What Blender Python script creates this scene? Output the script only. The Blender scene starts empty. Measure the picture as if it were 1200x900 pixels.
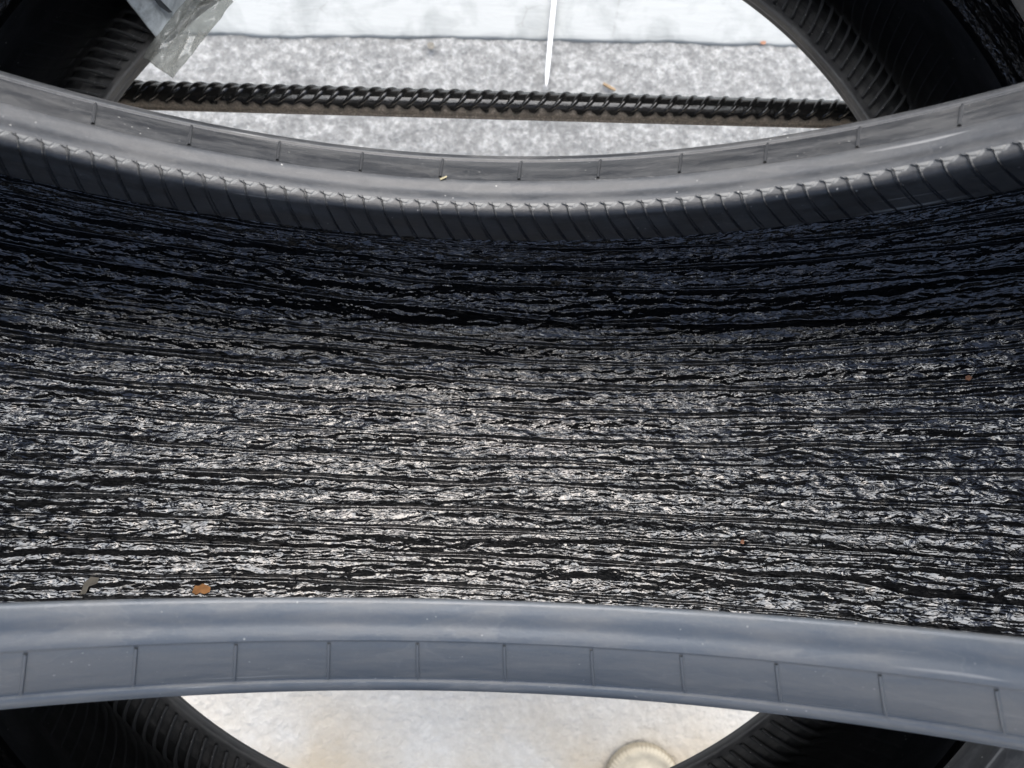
import bpy, math, random
import numpy as np
from mathutils import Matrix, Vector

random.seed(7)
S = bpy.context.scene
COL = S.collection
R = math.radians

# ------------------------------------------------------------------ camera
AX = 0.86                       # height of the standing tyre's axis above the ground
LEAN = -0.0925                  # the standing tyre leans a little
cd = bpy.data.cameras.new('camera')
cam = bpy.data.objects.new('camera', cd)
COL.objects.link(cam)
S.camera = cam
cd.sensor_width = 36.0
cd.lens = 26.95
cd.clip_start = 0.01
cd.clip_end = 300.0
cam.matrix_world = Matrix.Translation((0.01048, -0.03044, 0.87763)) @ Matrix.Rotation(0.06726, 4, 'X') @ Matrix.Rotation(0.02713, 4, 'Z')
cd.dof.use_dof = True
cd.dof.focus_distance = 0.30
cd.dof.aperture_fstop = 20.0

# ------------------------------------------------------------------ sky, sun, exposure
SUN_EL, SUN_AZ = R(64), R(3)    # azimuth measured from +Y towards +X
w = bpy.data.worlds.new('World')
S.world = w
w.use_nodes = True
nt = w.node_tree
bg = nt.nodes['Background']
sky = nt.nodes.new('ShaderNodeTexSky')
sky.sky_type = 'NISHITA'
sky.sun_disc = False
sky.sun_elevation = SUN_EL
sky.sun_rotation = SUN_AZ
sky.air_density = 0.8
sky.dust_density = 4.0
sky.ozone_density = 0.7
nt.links.new(sky.outputs[0], bg.inputs[0])
bg.inputs[1].default_value = 0.062
sd = bpy.data.lights.new('sun', 'SUN')
sd.energy = 1.5
sd.angle = R(80)
sd.color = (0.955, 0.985, 1.0)
sun = bpy.data.objects.new('sun', sd)
COL.objects.link(sun)
dirv = Vector((math.cos(SUN_EL) * math.sin(SUN_AZ), math.cos(SUN_EL) * math.cos(SUN_AZ), math.sin(SUN_EL)))
sun.rotation_euler = dirv.to_track_quat('Z', 'Y').to_euler()
sun.location = dirv * 5
vs = S.view_settings
vs.view_transform = 'Standard'
vs.look = 'None'
vs.gamma = 1.0
vs.use_curve_mapping = False
vs.exposure = 2.25

# ------------------------------------------------------------------ materials
def mat(name):
    m = bpy.data.materials.new(name)
    m.use_nodes = True
    t = m.node_tree
    return m, t, t.nodes['Principled BSDF']

class N:
    """small wrapper to wire shader nodes"""
    def __init__(s, t): s.t = t
    def n(s, typ, **kw):
        x = s.t.nodes.new(typ)
        for k, v in kw.items(): setattr(x, k, v)
        return x
    def put(s, node, i, v):
        if hasattr(v, 'links'): s.t.links.new(v, node.inputs[i])
        else: node.inputs[i].default_value = v
    def uv(s): return s.n('ShaderNodeUVMap').outputs[0]
    def obj(s): return s.n('ShaderNodeTexCoord').outputs['Object']
    def mapping(s, vec, scale=(1, 1, 1), rot=(0, 0, 0)):
        m = s.n('ShaderNodeMapping'); s.put(m, 0, vec)
        m.inputs['Scale'].default_value = scale; m.inputs['Rotation'].default_value = rot
        return m.outputs[0]
    def noise(s, vec, scale, detail=4, rough=.55, dist=0.0):
        m = s.n('ShaderNodeTexNoise'); s.put(m, 'Vector', vec)
        m.inputs['Scale'].default_value = scale; m.inputs['Detail'].default_value = detail
        m.inputs['Roughness'].default_value = rough; m.inputs['Distortion'].default_value = dist
        return m.outputs[0]
    def voro(s, vec, scale, feature='F1'):
        m = s.n('ShaderNodeTexVoronoi', feature=feature); s.put(m, 'Vector', vec)
        m.inputs['Scale'].default_value = scale
        return m.outputs['Distance']
    def ramp(s, fac, stops):
        m = s.n('ShaderNodeValToRGB'); s.put(m, 0, fac)
        e = m.color_ramp.elements
        while len(e) < len(stops): e.new(.5)
        for k, (p, c) in enumerate(stops):
            e[k].position = p
            e[k].color = c if len(c) == 4 else (*c, 1)
        return m.outputs[0]
    def mr(s, v, a, b, c=0.0, d=1.0, smooth=False):
        m = s.n('ShaderNodeMapRange')
        if smooth: m.interpolation_type = 'SMOOTHSTEP'
        s.put(m, 0, v)
        for i, x in enumerate((a, b, c, d)): m.inputs[1 + i].default_value = x
        return m.outputs[0]
    def math(s, op, a, b=0.0):
        m = s.n('ShaderNodeMath', operation=op); s.put(m, 0, a); s.put(m, 1, b)
        return m.outputs[0]
    def mix(s, f, a, b):
        m = s.n('ShaderNodeMix', data_type='RGBA'); s.put(m, 0, f)
        for i, x in ((6, a), (7, b)):
            if hasattr(x, 'links'): s.t.links.new(x, m.inputs[i])
            else: m.inputs[i].default_value = (*x, 1) if len(x) == 3 else x
        return m.outputs[2]
    def bump(s, h, strength=.3, dist=.001, normal=None):
        m = s.n('ShaderNodeBump'); s.put(m, 'Height', h)
        m.inputs['Strength'].default_value = strength; m.inputs['Distance'].default_value = dist
        if normal is not None: s.put(m, 'Normal', normal)
        return m.outputs[0]
    def sep(s, vec, k):
        m = s.n('ShaderNodeSeparateXYZ'); s.put(m, 0, vec)
        return m.outputs[k]

def rubber(name, base, rough, dusty=0.5, bumpy=.25, wear=False, uv=True):
    m, t, p = mat(name); n = N(t)
    co = n.uv() if uv else n.obj()
    long = n.mapping(co, (1, 3.5, 1))                       # streaks along the circumference
    a = n.noise(long, 40, 6, .6)
    b = n.noise(n.mapping(co, (1, 3, 1)), 130, 4, .6)
    d = n.math('MULTIPLY', n.mr(a, .42, .72), dusty)
    c = n.mix(d, base, (.17, .165, .155))
    grain = n.noise(co, 480, 5, .7)
    c = n.mix(n.math('MULTIPLY', n.mr(grain, .52, .72), .22 * dusty + .05), c, (.22, .215, .205))
    # dust specks, a few larger ones
    for sc, lo, hi, amt in ((330, .06, .11, .55), (150, .035, .06, .75)):
        sp = n.math('MULTIPLY', n.mr(n.voro(co, sc), lo, hi, 1, 0), n.mr(n.noise(co, sc * .3, 2), .54, .60))
        c = n.mix(n.math('MULTIPLY', sp, amt), c, (.42, .41, .38))
    # dried water marks with a brighter rim
    wm = n.noise(n.mapping(co, (.8, 2.2, 1)), 24, 4, .55, .4)
    rim = n.mr(n.math('ABSOLUTE', n.math('SUBTRACT', wm, .56)), .0, .012, 1, 0)
    c = n.mix(n.math('MULTIPLY', n.mr(wm, .55, .57), .12 * dusty), c, (.24, .225, .20))
    c = n.mix(n.math('MULTIPLY', rim, .14 * dusty), c, (.34, .33, .31))
    # fine hair scratches
    for rz, sc in ((.25, 26), (-.45, 31)):
        hs = n.mr(n.noise(n.mapping(co, (.35, 9, 1), (0, 0, rz)), sc, 2, .5), .685, .70)
        c = n.mix(n.math('MULTIPLY', n.math('MULTIPLY', hs, n.mr(n.noise(co, 11, 2), .52, .62)), .5), c, (.36, .355, .34))
    if wear:                                              # scuffed edge between seat and heel
        v = n.sep(co, 1)
        e = n.math('MULTIPLY', n.mr(n.math('ABSOLUTE', n.math('SUBTRACT', v, .0303)), .0001, .0006, 1, 0),
                   n.mr(n.noise(n.mapping(co, (1, 3, 1)), 12, 6, .75), .56, .66))
        c = n.mix(n.math('MULTIPLY', e, .75), c, (.45, .44, .42))
    n.put(p, 'Base Color', c)
    n.put(p, 'Roughness', n.mr(n.math('ADD', a, n.math('MULTIPLY', n.math('ADD', b, n.math('MULTIPLY', grain, .8)), .4)), .55, 1.15, rough - .12, rough + .2))
    p.inputs['Specular IOR Level'].default_value = .55
    fine = n.noise(co, 900, 3, .6)
    n.put(p, 'Normal', n.bump(n.math('ADD', n.math('MULTIPLY', b, .7), n.math('MULTIPLY', fine, .25)), bumpy, .0007))
    return m

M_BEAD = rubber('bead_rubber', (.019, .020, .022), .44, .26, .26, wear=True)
M_NEARBEAD = rubber('skylit_dusty_bead_rubber', (.092, .103, .115), .36, .60, .26, wear=True)  # sky light on the near bead put into a paler, bluer base, under dust
M_TYRE = rubber('tyre_rubber', (.022, .022, .023), .55, .35, .35)
M_LINER = rubber('liner_rubber', (.026, .0265, .027), .36, .2, .3)
M_FLATBEAD = rubber('lower_bead_rubber', (.036, .036, .037), .5, .4, .3)

def make_rib_mat():
    m, t, p = mat('ribbed_liner_rubber'); n = N(t); co = n.obj()
    edge = n.voro(n.mapping(co, (1, 1, 1)), 260, 'DISTANCE_TO_EDGE')
    line = n.mr(edge, .0, .10, 0, 1)
    a = n.noise(co, 60, 5, .6)
    c = n.mix(n.mr(a, .4, .75, 0, .4), (.014, .015, .018), (.06, .06, .059))
    xyz = n.n('ShaderNodeVectorMath', operation='MULTIPLY'); n.put(xyz, 0, co); xyz.inputs[1].default_value = (1, 0, 1)
    ln = n.n('ShaderNodeVectorMath', operation='LENGTH'); n.put(ln, 0, xyz.outputs[0])
    scuff = n.math('MULTIPLY', n.mr(ln.outputs['Value'], .2132, .2146, 1, 0), n.mr(n.noise(co, 150, 4, .6), .3, .6, .35, 1))
    c = n.mix(scuff, c, (.12, .12, .115))
    n.put(p, 'Base Color', c)
    n.put(p, 'Roughness', n.mr(a, .3, .7, .36, .55))
    n.put(p, 'Normal', n.bump(line, .35, .0005, n.bump(n.noise(co, 700, 3), .2, .0004)))
    return m
M_RIB = make_rib_mat()

M_LINERRIB = rubber('liner_rib_rubber', (.040, .041, .042), .34, .15, .2, uv=False)

def make_sealant(name, tint=(.006, .0062, .0068)):
    m, t, p = mat(name); n = N(t); co = n.uv()
    p.inputs['Base Color'].default_value = (*tint, 1)
    a = n.noise(n.mapping(co, (1, 3, 1)), 55, 5, .6)
    n.put(p, 'Roughness', n.mr(a, .40, .66, .04, .20))
    p.inputs['Specular IOR Level'].default_value = .85
    f2 = n.noise(n.mapping(co, (.45, 1, 1)), 520, 2, .5, .8)
    n.put(p, 'Normal', n.bump(f2, .6, .0012))
    return m
M_SEAL = make_sealant('glossy_black_sealant')

def make_ground():
    m, t, p = mat('rough_concrete'); n = N(t); co = n.obj()
    a = n.noise(co, 112, 9, .75, .1)
    lumps = n.n('ShaderNodeTexVoronoi', feature='SMOOTH_F1'); n.put(lumps, 'Vector', n.mix(.012, co, n.n('ShaderNodeTexNoise').outputs[1])); lumps.inputs['Scale'].default_value = 110; lumps.inputs['Smoothness'].default_value = .6
    b = n.noise(co, 22, 5, .6, .3)
    sp = n.noise(co, 380, 5, .7)
    col = n.ramp(n.math('ADD', n.math('MULTIPLY', a, .8), n.math('MULTIPLY', b, .2)),
                 [(.36, (.13, .13, .126)), (.46, (.19, .19, .184)), (.52, (.25, .25, .242)), (.60, (.37, .37, .358))])
    col = n.mix(n.mr(sp, .52, .68, 0, .45), col, (.19, .19, .185))
    pale = n.mr(n.sep(co, 1), -.20, -.30)  # light missing on the near ground painted in as paler, warmer concrete
    col = n.mix(n.math('MULTIPLY', pale, .56), col, (.84, .77, .66))
    # tan staining towards the near side
    st = n.math('MULTIPLY', n.mr(n.sep(co, 1), -.30, -.40), n.mr(n.noise(co, 6.5, 4, .55, .2), .38, .62))
    col = n.mix(n.math('MULTIPLY', st, .75), col, (.46, .36, .23))
    blotch = n.mr(n.noise(co, 13, 3), .64, .72)
    col = n.mix(n.math('MULTIPLY', n.math('MULTIPLY', st, blotch), .6), col, (.16, .14, .12))
    n.put(p, 'Base Color', col)
    p.inputs['Roughness'].default_value = .85
    n.put(p, 'Normal', n.bump(n.math('ADD', n.math('ADD', a, n.math('MULTIPLY', sp, .3)), n.math('MULTIPLY', lumps.outputs[0], -.5)), .8, .007))
    return m
M_GROUND = make_ground()

def make_paint():
    m, t, p = mat('worn_white_paint'); n = N(t); co = n.obj()
    a = n.noise(co, 18, 6, .62, .5)
    b = n.noise(n.mapping(co, (.35, 1.6, 1)), 40, 5, .6)
    col = n.mix(n.mr(a, .46, .70, 0, .8), (.225, .235, .231), (.13, .141, .139))
    crack = n.math('MULTIPLY', n.mr(n.voro(n.mapping(co, (.5, 1.5, 1)), 16, 'DISTANCE_TO_EDGE'), .0, .012, 1, 0), n.mr(a, .5, .6))
    col = n.mix(n.math('MULTIPLY', crack, .5), col, (.11, .11, .105))
    n.put(p, 'Base Color', col)
    p.inputs['Roughness'].default_value = .6
    n.put(p, 'Normal', n.bump(b, .5, .003))
    return m
M_PAINT = make_paint()

def make_rod():
    m, t, p = mat('black_painted_steel'); n = N(t); co = n.obj()
    y = n.sep(co, 1)
    a = n.noise(n.mapping(co, (1, 1, 1)), 130, 4, .6)
    edge = n.math('ADD', y, n.math('MULTIPLY', n.math('SUBTRACT', a, .5), .006))
    edge = n.math('ADD', edge, n.math('MULTIPLY', n.math('SINE', n.math('MULTIPLY', n.math('ADD', n.sep(co, 0), .44), 2 * math.pi / .0098)), .0009))
    dust = n.mr(edge, -.0070, -.0052, 1, 0)
    grit = n.noise(co, 700, 4, .65)
    dcol = n.ramp(grit, [(.3, (.06, .052, .044)), (.55, (.13, .113, .097)), (.75, (.24, .215, .19))])
    film = n.mr(n.noise(co, 45, 5, .65), .5, .8, 0, .25)
    base = n.mix(film, (.008, .008, .008), (.05, .046, .04))
    n.put(p, 'Base Color', n.mix(dust, base, dcol))
    n.put(p, 'Roughness', n.math('ADD', n.mr(dust, 0, 1, .17, .8), n.math('MULTIPLY', film, .4)))
    n.put(p, 'Normal', n.bump(n.noise(co, 260, 5, .6), .35, .0008))
    return m
M_ROD = make_rod()

def simple(name, col, rough=.6, nscale=200, var=.3, bump=.3, uvc=False):
    m, t, p = mat(name); n = N(t); co = n.obj()
    a = n.noise(co, nscale, 5, .6)
    dark = tuple(c * (1 - var) for c in col); lite = tuple(min(1, c * (1 + var)) for c in col)
    n.put(p, 'Base Color', n.mix(n.mr(a, .3, .7), dark, lite))
    p.inputs['Roughness'].default_value = rough
    n.put(p, 'Normal', n.bump(a, bump, .0008))
    return m
M_LEAF = simple('dry_brown_leaf', (.28, .13, .045), .7, 300, .4)
M_ORANGE = simple('orange_flake', (.20, .085, .04), .6, 400)
M_GREYBIT = simple('grey_leaf_scrap', (.13, .12, .10), .8, 300)
M_STRAW = simple('straw', (.28, .24, .13), .6, 300)
M_TWIG = simple('brown_twig', (.22, .15, .08), .8, 200)
M_WHITE = simple('white_nylon', (.50, .50, .50), .35, 50, .03, .05)
M_LID = simple('cream_plastic', (.40, .34, .24), .5, 60, .25, .15)
M_PRINT = simple('dark_print', (.035, .04, .045), .4, 150, .3, .1)

def make_film(name, clear, tint):
    m, t, p = mat(name); n = N(t); co = n.obj()
    a = n.noise(co, 90, 5, .6, .8)
    n.put(p, 'Base Color', n.mix(n.mr(a, .35, .7), tuple(c * .6 for c in tint), tint))
    p.inputs['Roughness'].default_value = .12
    p.inputs['Specular IOR Level'].default_value = .8
    n.put(p, 'Normal', n.bump(n.math('ADD', n.math('MULTIPLY', n.noise(co, 300, 3, .6, 1.0), .35), n.voro(n.mapping(co, (1, .3, 1), (0, 0, .75)), 95)), .45, .0018))
    tr = n.n('ShaderNodeBsdfTransparent'); tr.inputs[0].default_value = (.78, .79, .77, 1)
    mx = n.n('ShaderNodeMixShader')
    n.put(mx, 0, n.mr(a, .35, .75, clear + .15, clear - .2))
    t.links.new(p.outputs[0], mx.inputs[1]); t.links.new(tr.outputs[0], mx.inputs[2])
    t.links.new(mx.outputs[0], t.nodes['Material Output'].inputs[0])
    return m
M_FILM = make_film('clear_plastic_film', .55, (.40, .41, .39))
M_FOIL = make_film('grey_printed_film', .06, (.66, .71, .73))

# ------------------------------------------------------------------ object helpers
def link(name, me, m=None, parent=None, loc=(0, 0, 0), rot=(0, 0, 0)):
    o = bpy.data.objects.new(name, me)
    COL.objects.link(o)
    if m is not None and me is not None and not me.materials: me.materials.append(m)
    if parent: o.parent = parent
    o.location = loc; o.rotation_euler = rot
    return o

def tag(o, label=None, cat=None, group=None, kind=None):
    if label: o['label'] = label
    if cat: o['category'] = cat
    if group: o['group'] = group
    if kind: o['kind'] = kind
    return o

def mesh(name, verts, faces, smooth=True, uvs=None):
    me = bpy.data.meshes.new(name)
    me.from_pydata([tuple(v) for v in verts], [], faces)
    if smooth: me.polygons.foreach_set('use_smooth', [True] * len(me.polygons))
    if uvs is not None:
        uvl = me.uv_layers.new(name='UVMap')
        li = np.zeros(len(me.loops), dtype=np.int32); me.loops.foreach_get('vertex_index', li)
        uvl.data.foreach_set('uv', np.asarray(uvs, dtype=np.float32)[li].ravel())
    me.update()
    return me

def grid_mesh(name, P, UV=None, closed=False, smooth=True):
    """P: (rows, cols, 3) array -> quad mesh built with foreach_set; closed wraps the columns"""
    nr, nc = P.shape[:2]
    idx = np.arange(nr * nc).reshape(nr, nc)
    if closed: idx = np.concatenate([idx, idx[:, :1]], 1)
    q = np.stack([idx[:-1, :-1], idx[:-1, 1:], idx[1:, 1:], idx[1:, :-1]], -1).reshape(-1, 4)
    me = bpy.data.meshes.new(name)
    me.vertices.add(nr * nc)
    me.vertices.foreach_set('co', P.astype(np.float32).ravel())
    me.loops.add(q.size)
    me.loops.foreach_set('vertex_index', q.astype(np.int32).ravel())
    me.polygons.add(len(q))
    me.polygons.foreach_set('loop_start', (np.arange(len(q)) * 4).astype(np.int32))
    me.polygons.foreach_set('loop_total', np.full(len(q), 4, np.int32))
    if smooth: me.polygons.foreach_set('use_smooth', np.ones(len(q), bool))
    me.update(calc_edges=True)
    if UV is not None:
        uvl = me.uv_layers.new(name='UVMap')
        uvl.data.foreach_set('uv', UV.reshape(-1, 2)[q.ravel()].astype(np.float32).ravel())
    me.validate()
    return me

def perlin(x, y, seed=0):
    rs = np.random.RandomState(seed)
    perm = rs.permutation(512)
    g = rs.uniform(0, 2 * np.pi, 512)
    gx, gy = np.cos(g), np.sin(g)
    xi = np.floor(x).astype(int); yi = np.floor(y).astype(int)
    xf = x - xi; yf = y - yi
    def grad(ix, iy, dx, dy):
        h = perm[(perm[ix % 512] + iy) % 512]
        return gx[h] * dx + gy[h] * dy
    u = xf ** 3 * (xf * (xf * 6 - 15) + 10); v = yf ** 3 * (yf * (yf * 6 - 15) + 10)
    a = grad(xi, yi, xf, yf); b = grad(xi + 1, yi, xf - 1, yf)
    c = grad(xi, yi + 1, xf, yf - 1); d = grad(xi + 1, yi + 1, xf - 1, yf - 1)
    return (a * (1 - u) + b * u) * (1 - v) + (c * (1 - u) + d * u) * v * 1.0

def fbm(x, y, seed=0, o=4, gain=.5):
    s = 0; a = 1.0
    for k in range(o):
        s = s + a * perlin(x * 2 ** k, y * 2 ** k, seed + k); a *= gain
    return s

def smooth_poly(pts, step):
    """Catmull-Rom through pts, sampled about every `step` metres"""
    p = np.array(pts, float); q = np.vstack([2 * p[0] - p[1], p, 2 * p[-1] - p[-2]])
    out = []
    for i in range(1, len(q) - 2):
        L = np.linalg.norm(q[i + 1] - q[i]); k = max(2, int(round(L / step)))
        for t in np.linspace(0, 1, k, endpoint=False):
            a, b, c, d = q[i - 1], q[i], q[i + 1], q[i + 2]
            out.append(.5 * (2 * b + (c - a) * t + (2 * a - 5 * b + 4 * c - d) * t * t + (3 * b - a - 3 * c + d) * t ** 3))
    out.append(p[-1])
    return np.array(out)

def arclen(pr): return np.concatenate([[0], np.cumsum(np.linalg.norm(np.diff(pr, axis=0), axis=1))])

def lathe(name, prof, dr=0.0, seg=300, flip=False):
    """prof (y, r) revolved about the Y axis; angle 0 points down (-Z); UV in metres"""
    pr = np.array(prof, float)
    s = arclen(pr)
    ph = np.linspace(-np.pi, np.pi, seg + 1) + .4
    r = pr[:, 1:2] + dr
    P = np.stack([r * np.sin(ph), np.repeat(pr[:, :1], seg + 1, 1), -r * np.cos(ph)], -1)
    UV = np.stack([np.repeat(ph[None] * .23, len(pr), 0), np.repeat(s[:, None], seg + 1, 1)], -1)
    if flip: P = P[:, ::-1]; UV = UV[:, ::-1]
    return grid_mesh(name, P, UV)

def blob(name, pts, thick, m, parent=None, loc=(0, 0, 0), rot=(0, 0, 0), bend=0.0):
    """small flat scrap with an outline and real thickness, gently curled"""
    n = len(pts); v = []; f = []
    for sgn in (-1, 1):
        for x, y in pts: v.append((x, y, sgn * thick / 2 + bend * (x * x + .5 * y * y)))
    v.append((0, 0, -thick / 2)); v.append((0, 0, thick / 2))
    for i in range(n):
        j = (i + 1) % n
        f += [(i, j, n + j, n + i), (2 * n, j, i), (2 * n + 1, n + i, n + j)]
    return link(name, mesh(name, v, f, smooth=False), m, parent, loc, rot)

# ------------------------------------------------------------------ the ground and its painted band
def axis_coords(fine, step, far):
    a = np.arange(-fine, fine + step / 2, step)
    g = [fine * 1.3 ** k for k in range(1, 40) if fine * 1.3 ** k < far] + [far]
    return np.concatenate([-np.array(g[::-1]), a, np.array(g)])
gx = axis_coords(.75, .005, 60.0)
X, Y = np.meshgrid(gx, gx)
near = np.clip((1.2 - np.maximum(abs(X), abs(Y))) / .4, 0, 1)
H = (.0026 * fbm(X / .045, Y / .045, 3, 4, .55) + .0015 * fbm(X / .012 + 5, Y / .012, 9, 2)) * near
H[np.abs(X) > 1.3] = 0
ground = link('ground', grid_mesh('ground', np.stack([X, Y, H - .003], -1)), M_GROUND)
tag(ground, 'rough pale grey concrete ground under the tires', kind='structure')

ex = np.arange(-3.0, 3.001, .006)
edge = .437 + .010 * ex + .0035 * fbm(ex / .10, ex * 0 + .3, 21, 4, .55) + .012 * np.clip((ex - .1) / .3, 0, 1) * fbm(ex / .06, ex * 0 + 4.3, 24, 3) * .25
rows = []
for k, (dy, z) in enumerate(((0, -.004), (.0008, .0002), (.003, .0012), (.01, .0016), (.03, .0018), (.07, .0018), (.15, .0018), (.4, .0018), (1.2, .0018))):
    yy = edge + dy + (0 if k < 5 else 0)
    zz = z + (.0012 * fbm(ex / .03, yy / .012, 31, 3) if k > 1 else 0)
    rows.append(np.stack([ex, yy, zz - .0008 + 0 * ex], -1))
band = link('painted_band', grid_mesh('painted_band', np.array(rows)), M_PAINT)
tag(band, 'band of worn white paint along the concrete', kind='structure')

# ------------------------------------------------------------------ tyre profiles (y, r), one half
INNER = [(0, .3235), (.03, .3234), (.055, .3228), (.072, .3205), (.083, .3155), (.0895, .307), (.0925, .296), (.0925, .282), (.0895, .269),
         (.0825, .2575), (.0735, .249), (.066, .2425), (.0595, .2375), (.0563, .231)]
BEAD = [(.0563, .231), (.0566, .224), (.0573, .2175), (.0581, .2142), (.0592, .2131), (.0608, .2129), (.0625, .2131), (.0638, .2136), (.0650, .2143),
        (.0662, .2148), (.0676, .2149), (.0692, .2151), (.0702, .2155), (.0706, .21575), (.0708, .2163), (.0713, .2168), (.0730, .2182), (.0760, .2211), (.0790, .2243),
        (.0815, .2273), (.0836, .2302), (.0840, .2312), (.0843, .2321), (.0849, .2323), (.0856, .2322), (.0870, .2333), (.0884, .2354), (.0892, .2380), (.0895, .2415)]
OUTER = [(.0895, .2415), (.0903, .246), (.0925, .255), (.0960, .270), (.0990, .287), (.1000, .299), (.0985, .313), (.0955, .325), (.0925, .3310), (.088, .3345)]
TREAD = [(.088, .3345), (.075, .3352), (.062, .3358), (.0615, .329), (.053, .329), (.0525, .3362), (.036, .3366), (.022, .3368), (.0215, .3295), (.0125, .3295), (.012, .337), (0, .337)]
ROUT = .337
inner_half = smooth_poly(INNER, .004)
near_half = smooth_poly(INNER[:-4] + [(.0755, .249), (.0690, .2425), (.0645, .2375), (.0618, .231)], .004)
inner_full = np.vstack([(near_half * [-1, 1])[::-1], inner_half[1:]])
bead_prof = smooth_poly(BEAD, .0007)
near_prof = smooth_poly([(.0618, .231), (.0602, .224), (.0591, .2175), (.0586, .2145)] + BEAD[4:], .0007)
outer_half = smooth_poly(OUTER, .005)
carc_half = np.vstack([outer_half, np.array(TREAD)[1:]])
carc_full = np.vstack([carc_half, (carc_half * [-1, 1])[::-1][1:]])

def liner_point(t, base, lift):
    """point on the bead's inner face at arc length t, lifted off the surface"""
    s = arclen(base)
    y = np.interp(t, s, base[:, 0]); r = np.interp(t, s, base[:, 1])
    e = 2e-4
    ty = np.interp(t + e, s, base[:, 0]) - np.interp(t - e, s, base[:, 0]); tr = np.interp(t + e, s, base[:, 1]) - np.interp(t - e, s, base[:, 1])
    L = math.hypot(ty, tr) or 1
    return y + lift * tr / L * -1, r + lift * ty / L

# path from just over the toe, down the inner face of the bead into the cavity
toe_path = np.vstack([bead_prof[(bead_prof[:, 0] < .0606) | (bead_prof[:, 1] > .2165)][:0], np.array(
    [(.0619, .2129), (.0612, .2127), (.0602, .2127), (.0590, .2131), (.0581, .2142), (.0573, .2175), (.0566, .224), (.0563, .231), (.0575, .235), (.0595, .2375), (.0640, .2407)])])
toe_path = smooth_poly(toe_path, .001)

def make_strip(name, pitch, side, skew):
    """one raised slanting strip of the liner, wrapped over the bead toe (angles relative to phi 0)"""
    s = arclen(toe_path)
    ts = np.concatenate([[.0001, .0005, .0010, .0017, .0026, .0036], np.linspace(.0056, s[-1], 6)])
    n = len(ts)
    v = []; f = []
    for i, t in enumerate(ts):
        k = t / s[-1]
        off = skew * k
        wd = pitch * (.80, .88, .93, .96, .95, .93, .90, .90, .90, .90, .90, .90)[i]
        up = (.1, .45, .8, 1.0, 1.1, 1.1, 1, 1, 1, 1, 1, 1)[i]
        for j, (a, lift) in enumerate(((-.5, -.0004), (-.44, .0001), (0, .00022), (.42, .00046), (.5, -.0004))):
            y, r = liner_point(t, toe_path, -lift * (up if lift > 0 else 1))
            ph = off + a * wd - (.12 * pitch if i < 2 else 0)
            v.append((r * math.sin(ph), y * side, -r * math.cos(ph)))
    for i in range(n - 1):
        for j in range(4):
            a = i * 5 + j
            q = (a, a + 1, a + 6, a + 5)
            f.append(q if side < 0 else q[::-1])
    return mesh(name, v, f, smooth=False)

def make_bead_line(name, side, dr=0.0):
    """thin raised mould line running up the heel of the bead"""
    p0, p1 = np.array((.0711, .2167)), np.array((.0840, .2309))
    d = (p1 - p0) / np.linalg.norm(p1 - p0); nrm = np.array((d[1], -d[0]))      # points out of the rubber
    v = []; f = []
    for k in range(6):
        q = p0 + (p1 - p0) * k / 5
        # follow the curve of the heel
        for a, h in ((-.0007, -.0003), (-.00025, .0006), (.00025, .0006), (.0007, -.0003)):
            c = liner_point(arclen(bead_prof)[np.argmin(np.linalg.norm(bead_prof - q, axis=1))], bead_prof, 0)
            y, r = c[0] + nrm[0] * h, c[1] + dr + nrm[1] * h
            ph = a / r
            v.append((r * math.sin(ph), y * side, -r * math.cos(ph)))
    for k in range(5):
        for j in range(3):
            a = k * 4 + j; f.append((a, a + 1, a + 5, a + 4) if side > 0 else (a, a + 4, a + 5, a + 1))
    return mesh(name, v, f, smooth=False)

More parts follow.
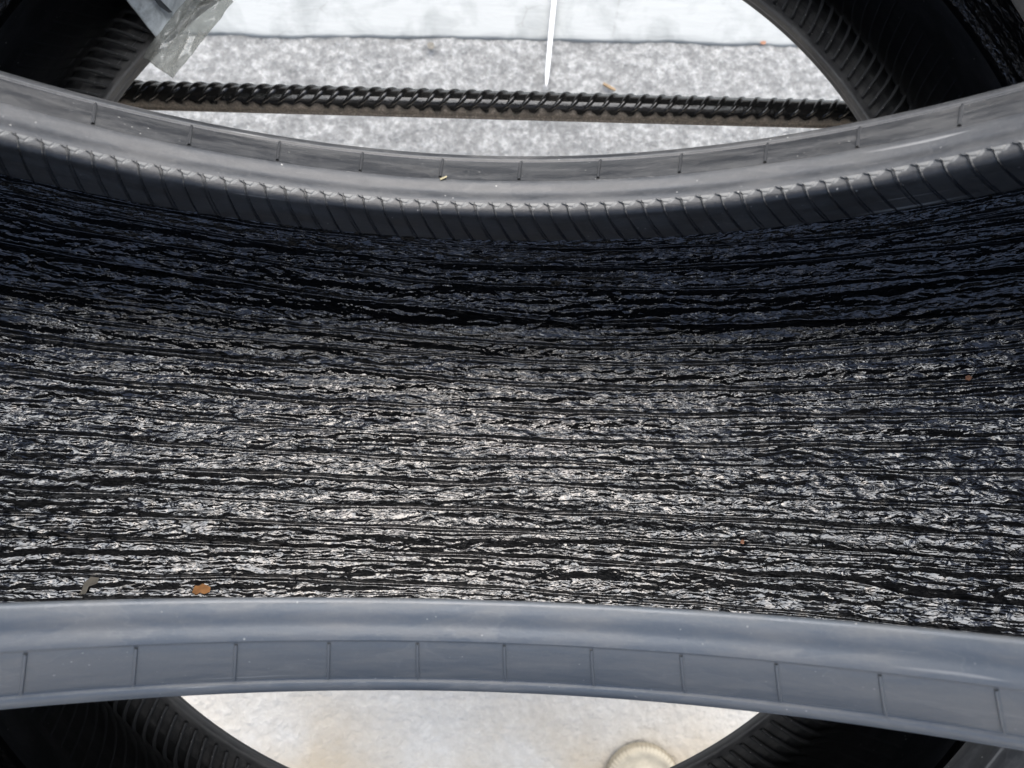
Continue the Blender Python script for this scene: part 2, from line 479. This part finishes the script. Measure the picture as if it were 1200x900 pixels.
def sealant_mesh(name, phis, s_lo, s_hi, ds, dr=0.0, seed=0, amp=1.0):
    s = arclen(inner_full); s = s - arclen(near_half)[-1]            # s = 0 at the crown
    ss = np.arange(s_lo, s_hi, ds)
    py = np.interp(ss, s, inner_full[:, 0]); prr = np.interp(ss, s, inner_full[:, 1])
    k = 9
    py = np.convolve(np.pad(py, k, mode='reflect', reflect_type='odd'), np.ones(2 * k + 1) / (2 * k + 1), 'valid')
    prr = np.convolve(np.pad(prr, k, mode='reflect', reflect_type='odd'), np.ones(2 * k + 1) / (2 * k + 1), 'valid')
    ty = np.gradient(py); tr = np.gradient(prr); L = np.hypot(ty, tr); ty /= L; tr /= L
    ny, nr_ = tr, -ty                                       # towards the axis
    U, V = np.meshgrid(phis * .322, ss)
    o = seed * 7.3
    warp = .0042 * fbm(U / .40 + o, V / .06, 41 + seed, 3) + .0013 * fbm(U / .05 + o, V / .012, 45 + seed, 3)
    Vw = V + warp
    # long grooves left between the passes of the nozzle
    t = Vw / .0105 + .02 * U / .0105 + .9 * perlin(U * 0 + 3.3, V / .025, 49)
    groove = np.abs(np.sin(np.pi * t))
    am = np.clip(.72 + .9 * perlin(U / .20 + o, V / .0105, 51 + seed), .1, 1.2)
    rope = am * np.minimum(1, groove * 3.0) ** .7
    t2 = (Vw + .0009 * perlin(U / .03, V / .006, 77)) / .0046 + .35
    am2 = np.clip(perlin(U / .09 + o, V / .0052, 53 + seed) * 1.7, 0, 1)
    rope2 = am2 * np.minimum(1, np.abs(np.sin(np.pi * t2)) * 2.0) ** .8
    patch = np.clip(.70 + 1.0 * fbm(U / .10 + o, V / .013, 57 + seed, 3), .10, 1.25)
    qx = U + .0025 * perlin(U / .008, V / .004, 61); qy = Vw + .0011 * perlin(U / .006 + 9, V / .0035, 62)
    lump = 1 - np.abs(fbm(qx / .022 + o, qy / .0048, 63 + seed, 2)) * 2
    wr = fbm(qx / .0062 + o, qy / .0020, 66 + seed, 2, .55)
    rid = np.abs(perlin(qx / .0120 + o, qy / .0029, 83 + seed))
    streak = perlin(U / .055 + o, Vw / .0034, 91 + seed)
    h = .0014 + amp * (.0022 * rope + .0010 * rope2 + .00055 * lump + .0010 * streak + patch * (.00050 * wr + .0010 * rid))
    edge = np.minimum(V - s_lo, s_hi - V)
    h = h * np.clip(edge / .004, 0, 1) - .0006 * (1 - np.clip(edge / .002, 0, 1))
    rr = prr[:, None] + dr + h * nr_[:, None]; yy = py[:, None] + h * ny[:, None]
    P = np.stack([rr * np.sin(phis)[None], yy, -rr * np.cos(phis)[None]], -1)
    return grid_mesh(name, P, np.stack([U, V], -1))

def arc_angles(fine_deg, fine_step, coarse_step, centre=0.0):
    a = np.arange(-fine_deg, fine_deg, fine_step)
    b = np.linspace(fine_deg, 360 - fine_deg, int((360 - 2 * fine_deg) / coarse_step) + 1)
    return np.radians(np.concatenate([a, b]) + centre)

# ------------------------------------------------------------------ the standing tyre
off = Vector((0, 0, ROUT))
base_pos = Vector((0, 0, AX)) - Matrix.Rotation(LEAN, 3, 'X') @ off
tyre = link('standing_tire', None, loc=base_pos, rot=(LEAN, 0, 0))
tyre.empty_display_size = .1
tag(tyre, 'upright tire with glossy black sealant smeared inside and grey beads, filling the picture', 'tire')
link('carcass', lathe('carcass', carc_full, flip=True), M_TYRE, tyre, off)
link('inner_liner', lathe('inner_liner', inner_full, flip=False), M_LINER, tyre, off)
me_b = {1: lathe('far_bead', bead_prof), -1: lathe('near_bead', near_prof * [-1, 1], flip=True)}
PITCH = R(1.55)
for side in (1, -1):
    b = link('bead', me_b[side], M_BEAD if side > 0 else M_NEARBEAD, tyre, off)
    b['label'] = 'grey bead ring farther from the viewer, above the sealant' if side > 0 else 'grey bead ring nearer the viewer, below the sealant'
    ml = make_bead_line('mould_line', side)
    p0 = R(2.88) if side > 0 else R(2.72)
    for k in range(-9, 9):
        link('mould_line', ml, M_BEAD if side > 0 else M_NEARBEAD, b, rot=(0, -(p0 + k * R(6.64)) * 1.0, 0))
    if side > 0:
        st = make_strip('liner_strip', PITCH, side, R(2.2))
        for k in range(-36, 37):
            link('liner_strip', st, M_RIB, b, rot=(0, -(k + random.uniform(-.04, .04)) * PITCH, 0))
link('sealant_coating', sealant_mesh('sealant_coating', arc_angles(60, .105, 2.0), -.118, .118, .0004), M_SEAL, tyre, off)['label'] = 'glossy black streaky sealant coating'

# ------------------------------------------------------------------ the tyre lying flat underneath
DR = .029
fz = .532
flat = link('lying_tire', None, loc=(-.007, .018, fz - .100))
tag(flat, 'dark tire lying flat below the upright one, concrete showing through its hole', 'tire')
UPR = (R(90), 0, 0)                     # the axis (Y) turns to Z: y -> z
fo = Vector((0, 0, .100))
def fl(name, me, m, parent=None):
    if parent is None: return link(name, me, m, flat, fo, UPR)
    return link(name, me, m, parent)
fl('carcass', lathe('carcass', carc_full, DR, 240, True), M_TYRE)
fl('inner_liner', lathe('inner_liner', inner_full, DR, 240), M_LINER)
for side in (1, -1):
    b = fl('bead', lathe('bead', (bead_prof if side > 0 else near_prof) * [side, 1], DR, 300, side < 0), M_FLATBEAD)
    b['label'] = 'upper bead ring' if side > 0 else 'lower bead ring around the hole'
    if side < 0: low_bead = b
fl('sealant_coating', sealant_mesh('sealant_coating', np.radians(np.arange(0, 360.01, .5)), -.092, .092, .0012, DR, 3, .9), M_SEAL)
# thin raised ribs running outward over the inside of the lower sidewall
rib_path = [(-.0566, .2165), (-.0563, .224), (-.0560, .231), (-.0600, .2385), (-.066, .2425), (-.0735, .249), (-.0825, .2575), (-.0895, .269), (-.0925, .282), (-.0925, .293)]
rp = smooth_poly(rib_path, .004)
sv = arclen(rp)
v = []; f = []
for i in range(len(rp)):
    t = rp[min(i + 1, len(rp) - 1)] - rp[max(i - 1, 0)]; t = t / np.linalg.norm(t)
    nrm = np.array((t[1], -t[0])) * -1
    if nrm[0] < 0 and i < 4: pass
    nrm = np.array((abs(t[1]), -t[0])) if True else nrm
    sk = R(-7.5) * (sv[i] / sv[-1])
    for a, h in ((-.0010, -.0006), (0, .0014), (.0010, -.0006)):
        y, r = rp[i] + nrm * h
        r += DR
        ph = sk + a / r
        v.append((r * math.sin(ph), y, -r * math.cos(ph)))
for i in range(len(rp) - 1):
    for j in range(2):
        a = i * 3 + j; f.append((a, a + 1, a + 4, a + 3))
rib_me = mesh('liner_rib', v, f)
liner_parent = [c for c in flat.children if c.name.startswith('inner_liner')][0]
for k in range(240):
    link('liner_rib', rib_me, M_LINERRIB, liner_parent, rot=(0, R(1.5) * k, 0))

# ------------------------------------------------------------------ the ribbed steel rod
RC = .0079
rod = link('ribbed_rod', None, loc=(-.004, .1735, .415))
tag(rod, 'black ribbed steel rod with dusty side, crossing below the lying tire', 'steel rod')
xs = np.linspace(-.46, .46, 185); th = np.linspace(0, 2 * np.pi, 29)
P = np.zeros((len(xs), 29, 3))
rr = RC + .00018 * fbm(xs[:, None] / .02, th[None] * 1.2 + xs[:, None] * 0, 71, 3)
rr[:, -1] = rr[:, 0]
P[..., 0] = xs[:, None]; P[..., 1] = rr * np.sin(th); P[..., 2] = rr * np.cos(th)
caps = np.zeros((1, 29, 3)); caps[..., 0] = xs[0]; cape = caps.copy(); cape[..., 0] = xs[-1]
core = link('rod_core', grid_mesh('rod_core', np.concatenate([caps, P, cape])[:, ::-1]), M_ROD, rod)
v = []; f = []
n = 15
for i in range(n):
    k = i / (n - 1); a = R(-40) + R(125) * k
    env = math.sin(math.pi * min(1, max(0, k))) ** .55
    h = .0017 * env
    x = -.0066 + .0135 * (k + .06 * math.sin(2 * math.pi * k))
    wd = .0031 * (.35 + .65 * env)
    for dx, q in ((-1, -.0003), (-.45, h * .85), (.25, h), (1, -.0003)):
        r = RC + q
        v.append((x + dx * wd * .75, r * math.sin(a), r * math.cos(a)))
for i in range(n - 1):
    for j in range(3):
        a = i * 4 + j; f.append((a, a + 1, a + 5, a + 4))
rib = mesh('rib', v, f)
x = -.44
while x < .44:
    link('rib', rib, M_ROD, core, loc=(x, 0, 0), rot=(R(random.uniform(-3, 3)), 0, 0))
    x += .0098
# long side seams of the rod
for sgn in (-1, 1):
    v = []; f = []
    for i, xx in enumerate(np.linspace(-.455, .455, 60)):
        for dz, dy in ((-.0014, RC - .0006), (-.0006, RC + .0009), (.0006, RC + .0009), (.0014, RC - .0006)):
            v.append((xx, sgn * dy, dz))
    for i in range(59):
        for j in range(3):
            a = i * 4 + j; f.append((a, a + 4, a + 5, a + 1) if sgn < 0 else (a, a + 1, a + 5, a + 4))
    link('seam', mesh('seam', v, f), M_ROD, core)

# ------------------------------------------------------------------ folded plastic film caught on the lower bead
film = link('plastic_film', None, loc=(-.18, .19, .484))
tag(film, 'crumpled folded clear plastic film with a dark printed mark, caught on the lying tire', 'plastic film')
def sheet(name, c, zs, m, seed, amp, nu=70, nv=56):
    c = [np.array(p) for p in c]
    u, vv = np.meshgrid(np.linspace(0, 1, nu), np.linspace(0, 1, nv))
    P2 = (c[0][None, None] * ((1 - u) * (1 - vv))[..., None] + c[1] * (u * (1 - vv))[..., None] + c[2] * (u * vv)[..., None] + c[3] * ((1 - u) * vv)[..., None])
    P2 = P2 + np.stack([.0006 * fbm(u * 3 + seed, vv * 3, seed + 5, 3), .0006 * fbm(u * 3, vv * 3 + seed, seed + 6, 3)], -1) * 1.0
    z = zs[0] * (1 - u) * (1 - vv) + zs[1] * u * (1 - vv) + zs[2] * u * vv + zs[3] * (1 - u) * vv
    z = z + amp * .5 * (np.abs(fbm(u * 2.2 + seed, vv * 3.1 + u, seed, 2, .5)) - .25)
    rs = np.random.RandomState(seed)
    for k in range(9):                                    # straight sharp creases
        a = rs.uniform(0, math.pi); cx, cy = rs.uniform(.1, .9, 2)
        dd = np.abs((u - cx) * math.cos(a) + (vv - cy) * math.sin(a)); al = (u - cx) * -math.sin(a) + (vv - cy) * math.cos(a)
        z = z + amp * rs.uniform(.2, .55) * np.clip(1 - dd / rs.uniform(.06, .2), 0, 1) * np.clip(1 - np.abs(al) / rs.uniform(.3, .8), 0, 1)
    P = np.concatenate([P2, z[..., None]], -1) - np.array(film.location)
    o = link(name, grid_mesh(name, P), m, film)
    md = o.modifiers.new('thickness', 'SOLIDIFY'); md.thickness = .00025
    return o
sheet('printed_panel', [(-.2200, .2190), (-.1797, .1706), (-.1485, .2060), (-.192, .262)], (.486, .4835, .490, .496), M_FOIL, 2, .0022)
sheet('folded_flap', [(-.1880, .1625), (-.1707, .1505), (-.1375, .1875), (-.1545, .2050)], (.4875, .4885, .499, .4945), M_FILM, 5, .0045)
mark = [(-.0105, .0080), (-.0060, .0085), (-.0040, .0065), (-.0010, .0030), (.0020, -.0020), (.0055, -.0066), (.0090, -.0085), (.0070, -.0090), (.0025, -.0062), (-.0010, -.0020), (-.0028, .0010), (-.0060, .0012), (-.0048, .0030), (-.0085, .0038), (-.0070, .0055)]
blob('printed_mark', mark, .0003, M_PRINT, film, loc=(-.0015, .0045, .0074), rot=(R(8), R(4), 0))

# ------------------------------------------------------------------ small things on the ground
tie = link('cable_tie', None, loc=(.0412, .379, .0045))
tag(tie, 'thin white plastic strip lying across the painted edge on the concrete', 'cable tie')
v = []; f = []
L = np.array([0, .004, .012, .03, .06, .10, .14, .18]); W = np.array([.0006, .0016, .0024, .0027, .0028, .0028, .0028, .0028])
for y, wd in zip(L, W):
    xo = .05 * y + .15 * y * y
    zo = .006 * min(1, y / .05)
    for dx, dz in ((-1, 0), (-.9, .0014), (.9, .0014), (1, 0)):
        v.append((xo + dx * wd, y, zo + dz))
for i in range(len(L) - 1):
    for j in range(3):
        a = i * 4 + j; f.append((a, a + 1, a + 5, a + 4))
    f.append((i * 4 + 3, i * 4, i * 4 + 4, i * 4 + 7))
f.append((0, 3, 2, 1))
link('strap', mesh('strap', v, f, smooth=False), M_WHITE, tie)

lid = link('jar_lid', None, loc=(.166, -.408, .001))
tag(lid, 'round cream plastic lid with a ribbed rim on the concrete', 'lid')
lp = [(0, .010), (.020, .010), (.030, .0105), (.032, .0125), (.036, .0130), (.0395, .0118), (.041, .009), (.0415, 0)]
ph = np.linspace(0, 2 * np.pi, 97)
P = np.array([[(r * math.cos(a), r * math.sin(a), z) for a in ph] for r, z in lp])
ld = link('lid_body', grid_mesh('lid_body', P), M_LID, lid)
v = [(.0365, -.0011, .0134), (.0365, .0011, .0134), (.0414, .0012, .0110), (.0414, -.0012, .0110), (.0424, .0012, .0005), (.0424, -.0012, .0005), (.040, .0010, .0005), (.040, -.0010, .0005)]
gm = mesh('grip_rib', v, [(0, 3, 2, 1), (3, 5, 4, 2), (1, 2, 4, 6), (0, 7, 5, 3)], smooth=False)
for k in range(56): link('grip_rib', gm, M_LID, ld, rot=(0, 0, 2 * math.pi * k / 56))

tag(blob('twig', [(-.008, -.001), (0, -.0016), (.008, -.001), (.0085, .001), (0, .0016), (-.008, .0012)], .003, M_TWIG, loc=(.115, .381, .003), rot=(0, 0, R(-28))),
    'tiny brown twig on the concrete near the white strip', 'twig')
tag(blob('leaf_scrap', [(-.004, -.002), (0, -.0045), (.004, -.003), (.0045, .002), (.001, .005), (-.003, .004)], .0008, M_GREYBIT, loc=(-.096, .4245, .0035), rot=(.1, 0, .4), bend=20),
    'tan leaf scrap on concrete just below the painted edge', 'leaf')
tag(blob('leaf_flake', [(-.003, -.001), (0, -.0022), (.003, -.0015), (.0035, .0012), (.001, .002), (-.003, .0017)], .0008, M_ORANGE, loc=(.2954, .4395, .0035), rot=(.1, 0, .1), bend=20),
    'tiny orange flake at the painted edge, right of the white strip', 'flake')

# scraps stuck in the sealant and on the bead: placed on the tyre's inside by angle, width and radius
LM = Matrix.Translation((0, 0, AX)) @ Matrix.Rotation(LEAN, 4, 'X')
def on_tyre(o, phi, y, r, turn=0.0, tilt=0.0):
    a = R(phi)
    o.matrix_world = LM @ Matrix.Rotation(-a, 4, 'Y') @ Matrix.Translation((0, y, -r)) @ Matrix.Rotation(turn, 4, 'Z') @ Matrix.Rotation(tilt, 4, 'X')
    return o
tag(on_tyre(blob('leaf_scrap', [(-.0034, -.0008), (-.0020, -.0020), (-.0006, -.0013), (.0010, -.0021), (.0030, -.0014), (.0034, .0003), (.0021, .0012), (.0005, .0021), (-.0010, .0013), (-.0024, .0016)], .0005, M_LEAF, bend=15), -20.27, -.0668, .3160, .1, .25),
    'brown dry leaf scrap stuck in the sealant beside the lower bead', 'leaf')
tag(on_tyre(blob('leaf_scrap', [(-.0024, -.0034), (-.0004, -.0030), (.0002, -.0004), (.0030, .0008), (.0034, .0028), (.0006, .0032), (-.0014, .0008)], .0005, M_GREYBIT, bend=15), -27.45, -.0648, .3160, 0, .2),
    'grey forked leaf scrap in the sealant, left of the brown one', 'leaf')
tag(on_tyre(blob('speck', [(-.0010, -.0006), (.0004, -.0011), (.0013, .0002), (.0003, .0010), (-.0009, .0007)], .0006, M_ORANGE), 34.16, .0198, .3185),
    'orange speck in the sealant at the far right', 'speck')
tag(on_tyre(blob('speck', [(-.0007, -.0006), (.0005, -.0009), (.0008, .0004), (0, .0009), (-.0007, .0005)], .0006, M_ORANGE), 19.29, -.0431, .3185),
    'small reddish speck in the lower right of the sealant', 'speck')
tag(on_tyre(blob('straw_bit', [(-.0012, -.0003), (.0011, -.0002), (.0012, .0003), (-.0011, .0003)], .0006, M_STRAW), -3.45, .0705, .2152, .45),
    'tiny straw bit lying on the upper bead', 'straw')
